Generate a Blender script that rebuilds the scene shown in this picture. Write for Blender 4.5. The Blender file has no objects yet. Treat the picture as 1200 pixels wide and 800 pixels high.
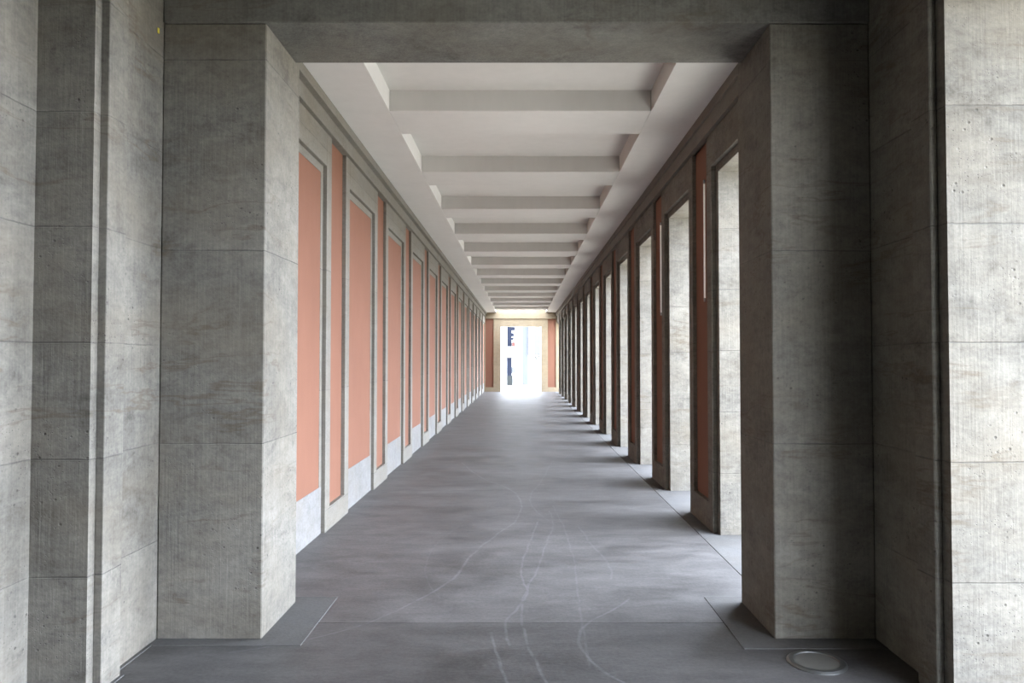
import bpy, bmesh, math
from mathutils import Vector
C = bpy.context.scene.collection
SC = bpy.context.scene

# ------------------------------------------------------------------ camera, sky, exposure
F = 850.0
PITCH = math.atan(21 / F)
cam = bpy.data.cameras.new('camera'); camo = bpy.data.objects.new('camera', cam); C.objects.link(camo)
cam.sensor_fit = 'HORIZONTAL'; cam.sensor_width = 36.0; cam.lens = 36.0 * F / 1200
cam.shift_x = -11 / 1200; cam.clip_start = 0.05; cam.clip_end = 500
camo.location = (0, 0, 1.6); camo.rotation_euler = (math.pi / 2 + PITCH, 0, 0)
SC.camera = camo
SKY = (0.855, 0.96, 1.15); SKY_STRENGTH = 15.0
GLOW_DIR = (0.97, -0.10, 0.08); GLOW = 24.0; GLOW_POW = 4.0      # the sun behind thin cloud, out over the open side
w = bpy.data.worlds.new('overcast_sky'); SC.world = w; w.use_nodes = True
wt = w.node_tree; bg = wt.nodes['Background']; bg.inputs[0].default_value = (*SKY, 1)
tc = wt.nodes.new('ShaderNodeTexCoord'); dt = wt.nodes.new('ShaderNodeVectorMath'); dt.operation = 'DOT_PRODUCT'
wt.links.new(tc.outputs['Generated'], dt.inputs[0]); dt.inputs[1].default_value = Vector(GLOW_DIR).normalized()
prev = dt.outputs['Value']
for op, v in (('MAXIMUM', 0.0), ('POWER', GLOW_POW), ('MULTIPLY', GLOW), ('ADD', SKY_STRENGTH)):
    q = wt.nodes.new('ShaderNodeMath'); q.operation = op; wt.links.new(prev, q.inputs[0]); q.inputs[1].default_value = v; prev = q.outputs[0]
wt.links.new(prev, bg.inputs[1])
SC.view_settings.view_transform = 'Standard'; SC.view_settings.look = 'None'
SC.view_settings.gamma = 1; SC.view_settings.use_curve_mapping = False
SC.view_settings.exposure = 0.24
SC.cycles.max_bounces = 12; SC.cycles.diffuse_bounces = 8
SC.cycles.use_denoising = True

# ------------------------------------------------------------------ material helpers
class NT:
    def __init__(s, name):
        s.m = bpy.data.materials.new(name); s.m.use_nodes = True
        s.t = s.m.node_tree; s.b = s.t.nodes['Principled BSDF']
        s.pos = s.t.nodes.new('ShaderNodeNewGeometry').outputs['Position']
    def link(s, a, b): s.t.links.new(a, b)
    def put(s, sock, v):
        if isinstance(v, bpy.types.NodeSocket): s.link(v, sock)
        else: sock.default_value = v
    def math(s, op, a, b=None, c=None, clamp=False):
        n = s.t.nodes.new('ShaderNodeMath'); n.operation = op; n.use_clamp = clamp
        for i, v in enumerate((a, b, c)):
            if v is not None: s.put(n.inputs[i], v)
        return n.outputs[0]
    def xyz(s):
        n = s.t.nodes.new('ShaderNodeSeparateXYZ'); s.link(s.pos, n.inputs[0]); return n.outputs
    def scaled(s, sc):
        n = s.t.nodes.new('ShaderNodeVectorMath'); n.operation = 'MULTIPLY'
        s.link(s.pos, n.inputs[0]); n.inputs[1].default_value = sc; return n.outputs[0]
    def noise(s, sc, scale=1.0, detail=4, rough=0.55, dist=0.0):
        n = s.t.nodes.new('ShaderNodeTexNoise'); s.link(s.scaled(sc), n.inputs['Vector'])
        n.inputs['Scale'].default_value = scale; n.inputs['Detail'].default_value = detail
        n.inputs['Roughness'].default_value = rough; n.inputs['Distortion'].default_value = dist
        return n.outputs[0]
    def voro(s, sc):
        n = s.t.nodes.new('ShaderNodeTexVoronoi'); s.link(s.scaled(sc), n.inputs['Vector'])
        n.inputs['Scale'].default_value = 1; return n.outputs['Distance']
    def ramp(s, v, lo, hi, a=0.0, b=1.0):
        n = s.t.nodes.new('ShaderNodeMapRange'); s.link(v, n.inputs[0])
        for i, q in enumerate((lo, hi, a, b)): n.inputs[i + 1].default_value = q
        return n.outputs[0]
    def mix(s, f, a, b, mode='MIX'):
        n = s.t.nodes.new('ShaderNodeMix'); n.data_type = 'RGBA'; n.blend_type = mode
        s.put(n.inputs[0], f)
        for i, v in ((6, a), (7, b)):
            s.put(n.inputs[i], v if isinstance(v, bpy.types.NodeSocket) else (*v, 1))
        return n.outputs[2]
    def grey(s, v):
        n = s.t.nodes.new('ShaderNodeCombineColor')
        for i in range(3): s.link(v, n.inputs[i])
        return n.outputs[0]
    def bump(s, h, strength, dist):
        n = s.t.nodes.new('ShaderNodeBump'); n.inputs['Strength'].default_value = strength
        n.inputs['Distance'].default_value = dist; s.link(h, n.inputs['Height'])
        s.link(n.outputs[0], s.b.inputs['Normal'])
    def out(s, col, rough=0.85, spec=0.3):
        s.put(s.b.inputs['Base Color'], col if isinstance(col, bpy.types.NodeSocket) else (*col, 1))
        s.put(s.b.inputs['Roughness'], rough); s.b.inputs['Specular IOR Level'].default_value = spec
        return s.m

def stone(name, col, joint=0.56, off=0.0, blotch=0.7, tool=1.0, veins=0.6, pits=1.0):
    """tooled pale limestone: chisel striations, clouds, brown veins, pits and bed joints"""
    n = NT(name); X, Y, Z = n.xyz()
    cloud = n.noise((1, 1, 1), 1.1, 6, 0.62)
    cloud2 = n.noise((1, 1, 2.2), 4.5, 7, 0.72, 0.6)
    strip = n.noise((75, 75, 2.5), 1, 3, 0.6)
    grain = n.noise((1, 1, 1), 60, 3, 0.6)
    f = n.math('ADD', n.ramp(cloud, 0.3, 0.7, 1 - blotch * .42, 1 + blotch * .22), n.ramp(cloud2, 0.3, 0.7, -blotch * .34, blotch * .22))
    stain = n.math('MULTIPLY', n.ramp(n.noise((1, 1, 1.5), 2.6, 6, .75, .5), .54, .68), blotch * .34)
    f = n.math('SUBTRACT', f, stain)
    f = n.math('ADD', f, n.ramp(strip, 0.3, 0.7, -.085 * tool, .07 * tool))
    f = n.math('ADD', f, n.ramp(grain, 0.3, 0.7, -.09, .09))
    f = n.math('ADD', f, n.ramp(n.noise((1, 1, 1.4), 17, 4, .7), 0.3, 0.7, -.12 * tool, .10 * tool))
    # thin wavy veins that run along the beds
    vn = n.noise((.55, .55, 3.2), 1, 5, 0.6, 0.3)
    vein = n.ramp(n.math('ABSOLUTE', n.math('SUBTRACT', vn, 0.5)), 0.0, 0.016, 1, 0)
    vmask = n.ramp(n.noise((1, 1, 1), 1.7, 2), 0.45, 0.6)
    vein = n.math('MULTIPLY', n.math('MULTIPLY', vein, vmask), veins)
    pv = n.math('MAXIMUM', n.ramp(n.voro((17, 17, 20)), 0.07, 0.16, 1, 0), n.ramp(n.voro((48, 48, 60)), 0.10, 0.2, .8, 0))
    pm = n.ramp(n.noise((1, 1, 1), 2.3, 4, 0.7), 0.50, 0.62)
    pit = n.math('MULTIPLY', n.math('MULTIPLY', pv, pm), pits)
    # bed joints
    if joint:
        zz = n.math('ADD', Z, n.math('MULTIPLY', n.math('SUBTRACT', cloud2, .5), .012))
        fr = n.math('ABSOLUTE', n.math('SUBTRACT', n.math('FRACT', n.math('DIVIDE', n.math('ADD', zz, joint / 2 - off), joint)), 0.5))
        jl = n.math('MULTIPLY', n.ramp(fr, 0.0015 / joint, 0.0045 / joint, 1, 0), n.ramp(n.noise((2.3, 2.3, .5), 1, 3, .7), .36, .6, .15, 1))
        # every course its own tone
        cid = n.math('FLOOR', n.math('DIVIDE', n.math('SUBTRACT', Z, off), joint))
        cn = n.t.nodes.new('ShaderNodeTexWhiteNoise'); cn.noise_dimensions = '1D'
        n.link(n.math('ADD', cid, 7.3), cn.inputs['W'])
        f = n.math('MULTIPLY', f, n.ramp(cn.outputs[0], 0, 1, .9, 1.08))
    else:
        jl = n.ramp(grain, 2, 3)
    c = n.mix(1.0, col, n.grey(f), 'MULTIPLY')
    warm = n.ramp(n.noise((1, 1, 1.6), 1.6, 4), 0.4, 0.7)
    c = n.mix(n.math('MULTIPLY', warm, .35), c, (col[0] * .9, col[1] * .8, col[2] * .66))
    c = n.mix(n.math('MULTIPLY', vein, .8), c, (col[0] * .5, col[1] * .4, col[2] * .28))
    c = n.mix(n.math('MULTIPLY', pit, .7), c, (.05, .045, .04))
    c = n.mix(n.math('MULTIPLY', jl, .5), c, (.07, .065, .06))
    h = n.math('ADD', n.math('MULTIPLY', strip, .5 * tool), n.math('MULTIPLY', grain, .4))
    h = n.math('SUBTRACT', h, n.math('ADD', n.math('MULTIPLY', pit, 1.2), n.math('MULTIPLY', jl, 1.5)))
    n.bump(h, .6, .006)
    return n.out(c, .9, .25)

def plaster(name, col, rough=.9, var=.1):
    n = NT(name)
    f = n.math('ADD', n.ramp(n.noise((1, 1, 1), .9, 5), .3, .7, 1 - var, 1 + var * .6), n.ramp(n.noise((1, 1, .3), 9, 4), .3, .7, -var * .4, var * .4))
    c = n.mix(1.0, col, n.grey(f), 'MULTIPLY')
    n.bump(n.noise((1, 1, 1), 90, 3), .25, .003)
    return n.out(c, rough, .2)

def plain(name, col, rough=.5, metal=0.0, spec=.5):
    n = NT(name); n.b.inputs['Metallic'].default_value = metal
    f = n.ramp(n.noise((1, 1, 1), 30, 3), .3, .7, .94, 1.05)
    return n.out(n.mix(1.0, col, n.grey(f), 'MULTIPLY'), rough, spec)

def floor_material():
    n = NT('worn_grey_concrete'); X, Y, Z = n.xyz()
    base = (.094, .089, .085)
    a = n.noise((.8, 1.5, 1), 1.0, 6, .65, .3); b = n.noise((2.2, 7, 1), 1.0, 5, .7); g = n.noise((1, 1, 1), 45, 4, .7)
    bl = n.noise((2.6, 4.5, 1), 1.0, 7, .75, .6)
    f = n.math('ADD', n.ramp(a, .3, .7, .66, 1.26), n.ramp(b, .3, .7, -.2, .2))
    f = n.math('ADD', f, n.ramp(g, .3, .7, -.2, .2))
    f = n.math('ADD', f, n.ramp(bl, .35, .65, -.2, .2))
    sj = n.math('ABSOLUTE', n.math('SUBTRACT', n.math('FRACT', n.math('DIVIDE', n.math('SUBTRACT', Y, 4.45 - 1.11), 2.22)), .5))
    sj = n.math('MULTIPLY', n.ramp(sj, .001, .0028, .5, 0), n.math('GREATER_THAN', Y, 5))
    f = n.math('MULTIPLY', f, n.math('SUBTRACT', 1, sj))
    f = n.math('MULTIPLY', f, n.math('ADD', .80, n.math('MULTIPLY', n.math('GREATER_THAN', Y, 4.45), .20)))   # the hall's dimness painted in: floor colour darker before the joint
    c = n.mix(1.0, base, n.grey(f), 'MULTIPLY')
    # pale wheel scratches
    tot = None
    y0, y1, x0, x1 = 3.0, 13.0, -2.0, 2.0
    wob = n.math('MULTIPLY', n.math('SUBTRACT', n.noise((2, 2, 1), 2.0, 4), .5), .05)
    for pts, wd, st in SCRATCH:
        cv = n.t.nodes.new('ShaderNodeFloatCurve'); cu = cv.mapping.curves[0]
        pts = sorted(pts, key=lambda p: p[1])
        q = [((p[1] - y0) / (y1 - y0), (p[0] - x0) / (x1 - x0)) for p in pts]
        cu.points[0].location = q[0]; cu.points[1].location = q[-1]
        for p in q[1:-1]: cu.points.new(*p)
        cv.mapping.use_clip = False; cv.mapping.update()
        n.link(n.ramp(Y, y0, y1, 0, 1), cv.inputs['Value'])
        xl = n.math('ADD', n.ramp(cv.outputs[0], 0, 1, x0, x1), wob)
        d = n.math('ABSOLUTE', n.math('SUBTRACT', X, xl))
        l = n.math('MULTIPLY', n.ramp(d, wd * .3, wd, st, 0), n.math('MULTIPLY', n.math('GREATER_THAN', Y, pts[0][1]), n.math('LESS_THAN', Y, pts[-1][1])))
        tot = l if tot is None else n.math('MAXIMUM', tot, l)
    tot = n.math('MULTIPLY', tot, n.ramp(n.noise((3, 3, 1), 3, 4, .7), .32, .6))
    flecks = n.math('MULTIPLY', n.ramp(n.noise((9, 22, 1), 1, 3, .6), .62, .7), n.ramp(n.noise((1.2, 1.2, 1), 1, 2), .45, .62))
    tot = n.math('MAXIMUM', tot, n.math('MULTIPLY', flecks, .3))
    c = n.mix(n.math('MULTIPLY', tot, .42), c, (.21, .21, .215))
    dark = n.math('MULTIPLY', n.ramp(n.noise((5, 14, 1), 1, 3, .6), .66, .74), .45)
    c = n.mix(dark, c, (.02, .02, .021))
    n.bump(n.math('ADD', n.math('MULTIPLY', g, .5), b), .35, .006)
    return n.out(c, n.ramp(a, .3, .7, .44, .6), .4)

SCRATCH = [
    ([(-.92, 11.3), (-.55, 9.9), (-.05, 8.6), (-.05, 7.3), (-.2, 6.75), (-.4, 6.0), (-.5, 5.35), (-.75, 4.75), (-1.0, 4.38), (-1.6, 4.0)], .014, 1.0),
    ([(.16, 7.2), (.1, 6.6), (.02, 5.9), (0, 5.4), (.04, 5.0), (-.03, 4.7), (-.09, 4.45), (-.06, 4.1)], .012, .9),
    ([(.3, 7.7), (.3, 7.0), (.22, 6.4), (.14, 5.7), (.04, 5.1), (0, 4.6), (.04, 4.1), (.13, 3.6)], .012, .8),
    ([(.55, 7.0), (.6, 6.4), (.68, 5.7), (.66, 5.3)], .012, .6),
    ([(.72, 4.9), (.6, 4.7), (.4, 4.43), (.33, 4.2), (.35, 4.0), (.46, 3.7), (.7, 3.5)], .014, .9),
    ([(-.17, 4.3), (-.14, 4.0), (-.06, 3.6)], .012, .8),
    ([(.35, 8.0), (.42, 6.0), (.38, 4.8), (.36, 3.8)], .01, .5),
    ([(.5, 11.5), (.25, 9.5), (.1, 8.3), (.28, 7.2)], .012, .6),
    ([(-.6, 7.0), (-.75, 5.8), (-.55, 4.9)], .01, .35),
]

STONE = (.172, .159, .134)
M_stone = stone('tooled_limestone', STONE)
M_pillar = stone('tooled_limestone_large_blocks', STONE, joint=1.115, blotch=.6)
M_plain = stone('smooth_limestone', STONE, joint=1.115, off=.2, blotch=.3, tool=.35, veins=.25, pits=.25)
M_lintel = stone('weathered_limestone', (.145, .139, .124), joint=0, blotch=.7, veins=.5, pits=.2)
M_warm = stone('limestone_warm_light', (.25, .20, .132), joint=1.115, off=.2, blotch=.3, tool=.35, veins=.2, pits=.2)  # warm light at the far end put into the stone colour
M_plinth = stone('pale_limestone', (.195, .188, .176), joint=0, blotch=.35, tool=.8, veins=.3, pits=.4)
M_slab = stone('flat_stone_paving', (.105, .102, .098), joint=0, blotch=.4, tool=.1, veins=.2, pits=.2)
M_orange = plaster('salmon_painted_plaster', (.178, .083, .052), .85, .06)
M_white = plaster('off_white_plaster', (.55, .53, .50), .9, .05)
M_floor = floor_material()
M_ground = plaster('pale_gravel_paving', (.60, .54, .43), .95, .15)
M_tube = plain('white_glass_tube', (.8, .78, .74), .3)
M_tube.node_tree.nodes['Principled BSDF'].inputs['Emission Color'].default_value = (1, .93, .8, 1)
M_tube.node_tree.nodes['Principled BSDF'].inputs['Emission Strength'].default_value = .2   # weak emission raises the tube's own brightness
M_cap = plain('grey_metal', (.35, .35, .34), .4, .8)
M_rim = plain('worn_steel', (.22, .22, .21), .5, 1.0)
M_lens = plain('frosted_lens', (.12, .115, .10), .6, 0.0, .2)
M_yellow = plain('yellow_sticker', (.6, .5, .05), .6)
M_fac = plaster('white_render', (.75, .75, .74), .9, .04)
M_glass = plain('dark_blue_glass', (.006, .008, .016), .5, 0.0, .1)
M_pale = plain('pale_blue_glass', (.068, .073, .077), .6, 0.0, .1)
M_lav = plain('pale_grey_panel', (.072, .072, .077), .6, 0.0, .1)
M_mark = plain('grey_green_paint', (.016, .017, .013), .6, 0.0, .1)
M_pink = plain('pink_awning', (.07, .03, .026), .7, 0.0, .1)
M_base = plain('grey_shop_panel', (.018, .02, .02), .5, 0.0, .1)

# ------------------------------------------------------------------ mesh helpers
def solid(bm, pts, d0, d1, axis):
    """extrude polygon pts (the two axes other than `axis`, in order) from d0 to d1 along axis"""
    def v(p, d):
        q = list(p); q.insert(axis, d); return bm.verts.new(q)
    a = [v(p, d0) for p in pts]; b = [v(p, d1) for p in pts]; k = len(pts)
    fs = [bm.faces.new(a), bm.faces.new(list(reversed(b)))]
    for i in range(k): fs.append(bm.faces.new((a[i], b[i], b[(i + 1) % k], a[(i + 1) % k])))
    bmesh.ops.recalc_face_normals(bm, faces=fs)
def box(bm, x0, x1, y0, y1, z0, z1):
    solid(bm, [(y0, z0), (y1, z0), (y1, z1), (y0, z1)], x0, x1, 0)
def obj(name, bm, mat, parent=None, bevel=0.004, smooth=False):
    if bevel:
        es = [e for e in bm.edges if len(e.link_faces) == 2 and e.calc_face_angle(0) > .5]
        bmesh.ops.bevel(bm, geom=es, offset=bevel, segments=1, affect='EDGES', clamp_overlap=True)
    me = bpy.data.meshes.new(name); bm.to_mesh(me); bm.free()
    if smooth:
        for p in me.polygons: p.use_smooth = True
    me.materials.append(mat)
    o = bpy.data.objects.new(name, me); C.objects.link(o)
    if parent: o.parent = parent
    return o
def boxes(name, mat, lst, parent=None, bevel=0.004):
    bm = bmesh.new()
    for b in lst: box(bm, *b)
    return obj(name, bm, mat, parent, bevel)
def struct(name, mat, lst, bevel=0.0):
    o = boxes(name, mat, lst, None, bevel); o['kind'] = 'structure'; return o
def tag(o, label, cat, group=None):
    o['label'] = label; o['category'] = cat; o['kind'] = 'thing'
    if group: o['group'] = group
    return o
def thing(name, loc, label, cat, group=None):
    o = bpy.data.objects.new(name, None); C.objects.link(o); o.location = loc; o.empty_display_size = .1
    return tag(o, label, cat, group)
def dup(root, loc, label):
    r = root.copy(); C.objects.link(r); r.location = loc; r['label'] = label
    for ch in list(root.children):
        c = ch.copy(); C.objects.link(c); c.parent = r
    return r
def cyl(bm, p0, p1, r, n=16):
    p0, p1 = Vector(p0), Vector(p1); d = (p1 - p0).normalized()
    u = d.orthogonal().normalized(); v = d.cross(u)
    A = []; B = []
    for i in range(n):
        t = 2 * math.pi * i / n; o = u * math.cos(t) * r + v * math.sin(t) * r
        A.append(bm.verts.new(p0 + o)); B.append(bm.verts.new(p1 + o))
    fs = [bm.faces.new(A), bm.faces.new(list(reversed(B)))]
    for i in range(n): fs.append(bm.faces.new((A[i], B[i], B[(i + 1) % n], A[(i + 1) % n])))
    bmesh.ops.recalc_face_normals(bm, faces=fs)
ORD = ['nearest', 'second', 'third', 'fourth', 'fifth', 'sixth', 'seventh', 'eighth', 'ninth', 'tenth', 'eleventh', 'twelfth', 'thirteenth', 'farthest']

# ------------------------------------------------------------------ dimensions
P = 2.22; Y0 = 6.72; W = 0.90; NP = 13          # pier pitch, near edge of the first, width, how many
YE = 36.0; YSK = 34.1                                        # end wall, start of the roof opening added for daylight
ZA, ZS, ZC, ZK = 3.71, 3.845, 3.93, 4.13          # architrave, its upper fascia, ceiling, coffer bottom
ZL, ZI = 3.40, 3.33                              # lintel of the bays: outer and inner edge
XL, XR = -1.81, 1.765                            # pier faces left and right
ST = .08; DP = .045                              # step of the reveals, depth of the niches
YP0, YP1 = 4.19, 4.82                            # the two big pillars

# ------------------------------------------------------------------ setting
fl = bmesh.new()
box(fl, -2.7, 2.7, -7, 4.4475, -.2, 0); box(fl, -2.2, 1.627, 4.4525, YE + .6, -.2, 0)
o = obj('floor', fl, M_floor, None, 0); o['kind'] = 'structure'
g = bmesh.new(); box(g, -60, 60, -40, 90, -.5, -.12)
o = obj('ground', g, M_ground, None, 0); o['kind'] = 'structure'
struct('wall_left', M_plain, [(-2.5, XL - DP, YP1, YE, 0, 4.5)])
struct('wall_right', M_plain, [(XR + .02, 2.45, YP1, YE, ZA, 4.5)])
# architraves under the ceiling
for nm, s, xf in (('trim_1', -1, XL), ('trim_2', 1, XR)):
    bm = bmesh.new(); xb = xf + s * .05; a = xf - s * .035; b = -1.718 if s < 0 else 1.705
    solid(bm, [(xb, ZA), (a, ZA), (a, ZS), (b, ZS), (b, ZC + .02), (xb, ZC + .02)], YP1 - .05, YE, 1)
    o = obj(nm, bm, M_plain, None, .003); o['kind'] = 'structure'
struct('ceiling', M_white, [(-2.45, 2.45, 4.762, YSK, ZK, 4.5), (-2.45, -1.24, YSK, YE + .3, ZK, 4.5), (1.22, 2.45, YSK, YE + .3, ZK, 4.5), (-1.9, -1.24, YP1 - .06, YE, ZC, ZK), (1.22, 1.9, YP1 - .06, YE, ZC, ZK)])
# the hall in front of the passage
xl, xr, zo = -2.09, 2.03, 3.31
YA, YB = 3.486, 0.55                              # left blind opening
struct('wall_near_left', M_stone, [
    (-2.8, xl, 3.6, YP1, 0, 4.4), (-2.8, -2.07, YA, 3.71, 0, 4.4), (-2.8, -2.35, YB - .2, YA, 0, 4.4), (-2.8, -2.07, YB, YA, zo + .035, 4.4), (-2.8, xl, -7, YB, 0, 4.4)])
struct('trim_3', M_stone, [(-2.07, -2.03, 3.54, 3.71, 0, 3.56), (-2.07, -2.03, YB - .24, YB - .06, 0, 3.56), (-2.07, -2.03, YB - .06, 3.54, zo + .06, 3.56)], .003)
RA, RB = 3.40, 0.6                                # right open doorway
struct('wall_near_right', M_stone, [
    (xr, 2.6, 3.55, YP1, 0, 4.4), (2.005, 2.6, RA, 3.64, 0, 4.4), (2.005, 2.6, RB, RA, zo, 4.4), (xr, 2.6, -7, RB, 0, 4.4)])
struct('trim_4', M_stone, [(1.968, 2.005, 3.47, 3.64, 0, 3.56), (1.968, 2.005, RB - .24, RB - .06, 0, 3.56), (1.968, 2.005, RB - .06, 3.47, zo + .06, 3.56)], .006)
struct('wall_back', M_stone, [(-2.8, 2.6, -7.3, -7, 0, 4.4)])
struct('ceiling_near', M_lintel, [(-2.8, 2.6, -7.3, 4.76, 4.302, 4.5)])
struct('added_shade_roof', M_lintel, [(2.6, 3.5, -7, 3.7, 3.45, 3.6)])            # unseen flat roof added outside the near doorway to cut sky light
struct('baseboard_left', M_slab, [(-2.12, -2.068, 3.71, 4.095, 0, .005), (-2.1, -2.012, 3.53, 3.71, 0, .005)], 0)
# end wall with its doorway
dl, dr, dz = -1.04, 1.0, 3.24
struct('wall_end', M_warm, [
    (-2.5, -1.385, YE + .05, YE + .6, 0, 4.5), (1.315, 2.45, YE + .05, YE + .6, 0, 4.5), (-1.385, 1.315, YE, YE + .6, dz, 4.5),
    (-1.385, dl, YE, YE + .6, 0, dz), (dr, 1.315, YE, YE + .6, 0, dz),
    (-1.9, -1.385, YE, YE + .05, 0, .22), (1.315, 1.9, YE, YE + .05, 0, .22),
    (-1.9, -1.385, YE, YE + .05, 3.62, 4.2), (1.315, 1.9, YE, YE + .05, 3.62, 4.2), (-1.9, -1.785, YE, YE + .05, .22, 3.62), (1.715, 1.9, YE, YE + .05, .22, 3.62)])
struct('trim_5', M_warm, [(-1.8, 1.75, YE - .05, YE, 3.62, ZC)], .003)

# ------------------------------------------------------------------ big pillars, lintel and slabs
def pillar(x0, x1, label):
    cx = (x0 + x1) / 2
    t = boxes('stone_pillar', M_pillar, [(x0 - cx, x1 - cx, 0, YP1 - YP0, 0, 3.56)], None, .006)
    t.location = (cx, YP0, 0); return tag(t, label, 'pillar', 'square pillars at the mouth of the passage')
pillar(-2.088, -1.487, 'square grey stone pillar on the left at the mouth of the passage')
pillar(1.45, 2.028, 'dark shaded square stone pillar on the right at the mouth of the passage')
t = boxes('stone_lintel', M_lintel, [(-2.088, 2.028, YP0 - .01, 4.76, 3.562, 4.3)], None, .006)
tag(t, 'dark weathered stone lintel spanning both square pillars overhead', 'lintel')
for x0, x1, y0, lab in ((-2.09, -1.235, 4.095, 'flat stone slab under the left square pillar'), (1.23, 2.03, 4.05, 'flat stone slab under the dark right square pillar')):
    t = boxes('paving_slab', M_slab, [(x0, x1, y0, 4.92, -.05, .0035)], None, .0015)
    tag(t, lab, 'slab', 'slabs under the pillars')

# ------------------------------------------------------------------ left wall: pilasters and painted bays
def frame_u(bm, x0, x1, w, z0, zt, mg):
    """front plate with a niche open at the top: margins and a sill in one piece (local y 0..w)"""
    solid(bm, [(0, 0), (w, 0), (w, zt), (w - mg, zt), (w - mg, z0), (mg, z0), (mg, zt), (0, zt)], x0, x1, 0)
MG = .165
pl = thing('wall_pilaster', (XL, Y0, 0), '', 'pilaster', 'pilasters along the left wall')
bm = bmesh.new(); frame_u(bm, -DP + .001, 0, W, .215, ZA, MG); obj('stone_frame', bm, M_plain, pl, .003)
o = boxes('painted_panel', M_orange, [(-DP + .001, -DP + .006, MG + .001, W - MG - .001, .216, ZA)], pl, 0); o['label'] = 'narrow salmon painted recess'
for k in range(NP):
    lab = f'{ORD[k]} stone pilaster with narrow salmon recess along the left wall, counted from the left pillar'
    if k == 0: pl['label'] = lab
    else: dup(pl, (XL, Y0 + P * k, 0), lab)
def bay(y0, y1, label):
    t = thing('wall_bay', (XL, y0, 0), label, 'wall panel', 'painted bays of the left wall')
    L = y1 - y0; xb = -DP
    boxes('plinth', M_plinth, [(xb + .001, xb + .009, .002, L - .002, 0, .43)], t, .002)
    bm = bmesh.new(); e = .075
    solid(bm, [(.002, .43), (e, .43), (e, ZL - e), (L - e, ZL - e), (L - e, .43), (L - .002, .43), (L - .002, ZL), (.002, ZL)], xb + .001, xb + .009, 0)
    obj('border', bm, M_plain, t, .002)
    boxes('painted_panel', M_orange, [(xb + .001, xb + .005, e, L - e, .43, ZL - e)], t, 0)
    boxes('lintel', M_plain, [(xb + .001, 0, .001, L - .001, ZL, ZA - .001)], t, .003)
    return t
bay(YP1, Y0, 'salmon painted wall bay with pale plinth right behind the left pillar')
b1 = None
for k in range(NP - 1):
    y = Y0 + P * k + W
    lab = f'salmon painted wall bay with pale plinth beyond the {ORD[k]} left pilaster'
    if b1 is None: b1 = bay(y, y + P - W, lab)
    else: dup(b1, (XL, y, 0), lab)
bay(Y0 + P * (NP - 1) + W, YE, 'last salmon painted wall bay, next to the end wall')
for x0, x1, lab in ((-1.785, -1.385, 'tall salmon panel left of the far doorway'), (1.315, 1.715, 'tall salmon panel right of the far doorway')):
    t = boxes('painted_panel', M_orange, [(x0, x1, YE + .041, YE + .0495, .22, 3.62)], None, 0)
    tag(t, lab, 'wall panel', 'panels beside the far doorway')

# ------------------------------------------------------------------ right side: free piers, lintels, thresholds
XO = 2.45
pr = thing('stone_pier', (XR, Y0, 0), '', 'pier', 'piers along the open right side')
bm = bmesh.new(); frame_u(bm, 0, DP, W, .26, ZA, MG); box(bm, DP, XO - XR, -ST, W + ST, 0, ZA)
obj('shaft', bm, M_stone, pr, .004)
o = boxes('painted_panel', M_orange, [(DP - .006, DP + .002, MG + .001, W - MG - .001, .261, ZA)], pr, 0); o['label'] = 'narrow salmon painted recess'
for k in range(NP):
    lab = f'{ORD[k]} stone pier with salmon recess on the open right side, counted from the dark pillar'
    if k == 0: pr['label'] = lab
    else: dup(pr, (XR, Y0 + P * k, 0), lab)
def lintel(y0, y1, label):
    L = y1 - y0
    t = boxes('opening_lintel', M_stone, [(0, DP, 0, L, ZL, ZA - .002), (DP, XO - XR, ST, L - ST, ZI, ZA - .002)], None, .004)
    t.location = (XR, y0, 0); return tag(t, label, 'lintel', 'lintels over the openings on the right')
def threshold(y0, y1, label):
    t = boxes('threshold_slab', M_slab, [(0, XO + .12 - 1.631, 0, y1 - y0, -.12, .002)], None, .0015)
    t.location = (1.631, y0, 0); return tag(t, label, 'threshold slab', 'threshold slabs on the right')
lintel(YP1, Y0, 'stone lintel over the opening right behind the dark right pillar')
threshold(4.93, Y0 + W / 2 - .002, 'pale threshold slab right behind the dark right pillar')
l1 = None
for k in range(NP - 1):
    y = Y0 + P * k + W
    lab = f'stone lintel over the opening beyond the {ORD[k]} right pier'
    lb2 = f'pale threshold slab in the opening beyond the {ORD[k]} right pier'
    if l1 is None: l1 = lintel(y, y + P - W, lab); t1 = threshold(y - W / 2 + .002, y - W / 2 + P - .002, lb2)
    else: dup(l1, (XR, y, 0), lab); dup(t1, (1.631, y - W / 2 + .002, 0), lb2)
lintel(Y0 + P * (NP - 1) + W, YE, 'stone lintel over the last opening, next to the end wall')
threshold(Y0 + P * (NP - 1) + W / 2 + .002, YE, 'pale threshold slab in the last opening, next to the end wall')
# tubes in the recesses of the first two piers
def tube(k, label):
    t = thing('fluorescent_tube', (XR + .03, Y0 + P * k + W / 2 - .085, 0), label, 'lamp', 'slim tubes in the pier recesses')
    bm = bmesh.new(); cyl(bm, (0, 0, 2.2), (0, 0, 3.33), .009); obj('tube', bm, M_tube, t, 0, True)
    for z in (2.165, 3.325):
        bm = bmesh.new(); cyl(bm, (0, 0, z), (0, 0, z + .035), .0105); obj('end_cap', bm, M_cap, t, 0, True)
tube(0, 'slim faintly glowing white tube in the salmon recess of the nearest right pier')
tube(1, 'slim faintly glowing white tube in the salmon recess of the second right pier')

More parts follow.
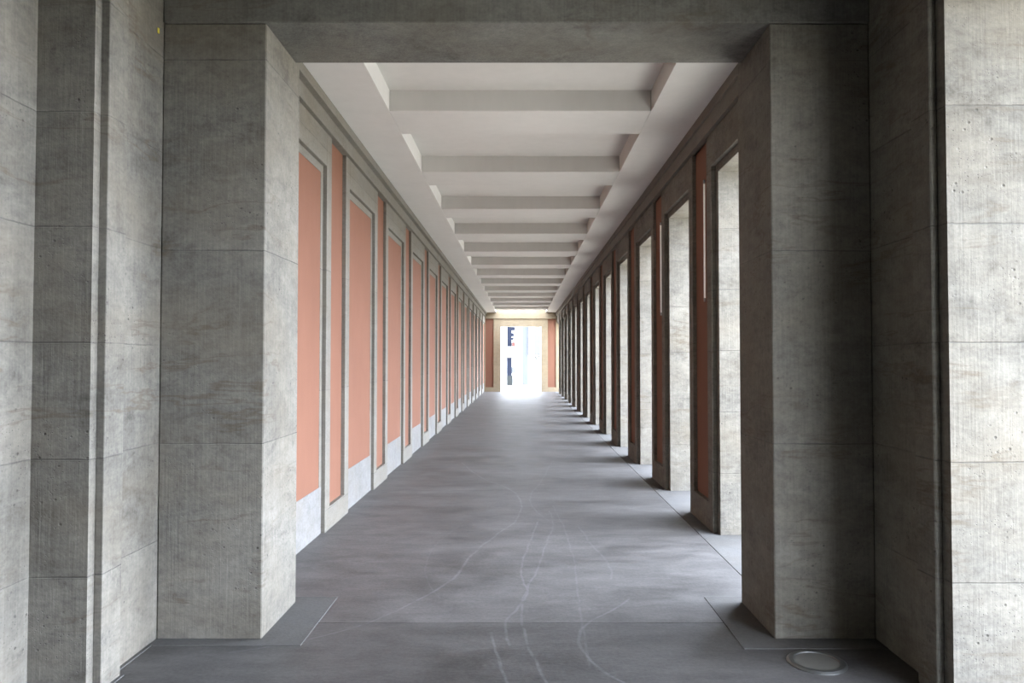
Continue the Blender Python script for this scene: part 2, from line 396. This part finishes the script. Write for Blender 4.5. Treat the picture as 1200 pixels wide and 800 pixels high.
# ------------------------------------------------------------------ coffered ceiling: cross beams
cb = boxes('ceiling_beam', M_white, [(-1.24, 1.22, 0, .69, ZC, ZK + .01)], None, .006)
yb0 = 6.76
cb.location = (0, yb0, 0); tag(cb, 'nearest white ceiling cross beam beyond the dark lintel', 'ceiling beam', 'cross beams of the coffered ceiling')
for k in range(1, 13):
    dup(cb, (0, yb0 + P * k, 0), f'{ORD[k]} white ceiling cross beam beyond the dark lintel' if k < 12 else 'last white ceiling cross beam, next to the end wall')

# ------------------------------------------------------------------ small things
t = thing('floor_light', (1.56, 3.87, 0), 'round steel rimmed light set in the floor before the dark pillar', 'floor light')
bm = bmesh.new(); N = 48; prof = [(.112, .004), (.118, .012), (.14, .012), (.152, .004), (.152, -.02), (.112, -.02)]
rings = [[bm.verts.new((r * math.cos(2 * math.pi * i / N), r * math.sin(2 * math.pi * i / N), z)) for i in range(N)] for r, z in prof]
for a in range(len(prof)):
    A, B = rings[a], rings[(a + 1) % len(prof)]
    for i in range(N): bm.faces.new((A[i], A[(i + 1) % N], B[(i + 1) % N], B[i]))
bmesh.ops.recalc_face_normals(bm, faces=bm.faces[:]); obj('rim', bm, M_rim, t, 0)
bm = bmesh.new(); cyl(bm, (0, 0, -.01), (0, 0, .007), .113, 48); obj('lens', bm, M_lens, t, 0)
t = boxes('sticker', M_yellow, [(-2.09, -2.086, 4.12, 4.135, 3.475, 3.505)], None, 0)
tag(t, 'tiny yellow sticker high on the left wall beside the pillar', 'sticker')

# ------------------------------------------------------------------ street beyond the far doorway
YF = 48.0
def fx(x): return (x - 611) * YF / F
def fz(y): return 1.6 + (421 - y) * YF / F
t = thing('building', (0, YF, -.12), 'white building across the street seen through the far doorway', 'building')
def fpart(name, mat, x0, x1, y0, y1, d0=-.05, d1=.1):
    return boxes(name, mat, [(fx(x0), fx(x1), d0, d1, fz(y1) + .12, fz(y0) + .12)], t, 0)
boxes('wall', M_fac, [(-14, 14, .02, 6, 0, 10)], t, 0)
fpart('window', M_glass, 594.3, 599.5, 340, 406); fpart('window', M_glass, 594, 599.8, 418, 440)
for y0, y1, x1 in ((383, 387, 603.5), (390, 394, 602.2), (395.5, 398, 602)): fpart('window_pane', M_glass, 599.5, x1, y0, y1, -.03)
fpart('awning', M_pink, 600, 603.5, 401, 406, -.4)
fpart('sign_panel', M_lav, 592, 604, 418, 419.3, -.12)
fpart('shop_panel', M_base, 594, 601, 440, 453)
fpart('window_pane', M_pale, 600, 603.5, 430, 437, -.03)
fpart('glazed_strip', M_pale, 612, 619, 330, 451); fpart('downpipe', M_lav, 618.6, 619.6, 330, 416, -.12)
fpart('grey_panel', M_lav, 626, 632.8, 330, 416)
cu = bpy.data.curves.new('house_number', 'FONT'); cu.body = '67'; cu.size = .38; cu.extrude = .01; cu.offset = .012
tmp = bpy.data.objects.new('house_number', cu); cu.materials.append(M_mark)
C.objects.link(tmp); dg = bpy.context.evaluated_depsgraph_get(); nm = bpy.data.meshes.new_from_object(tmp.evaluated_get(dg)); bpy.data.objects.remove(tmp)
tx = bpy.data.objects.new('house_number', nm); C.objects.link(tx); tx.parent = t
tx.location = (fx(626), -.01, fz(421.2) + .12); tx.rotation_euler = (math.pi / 2, 0, 0)
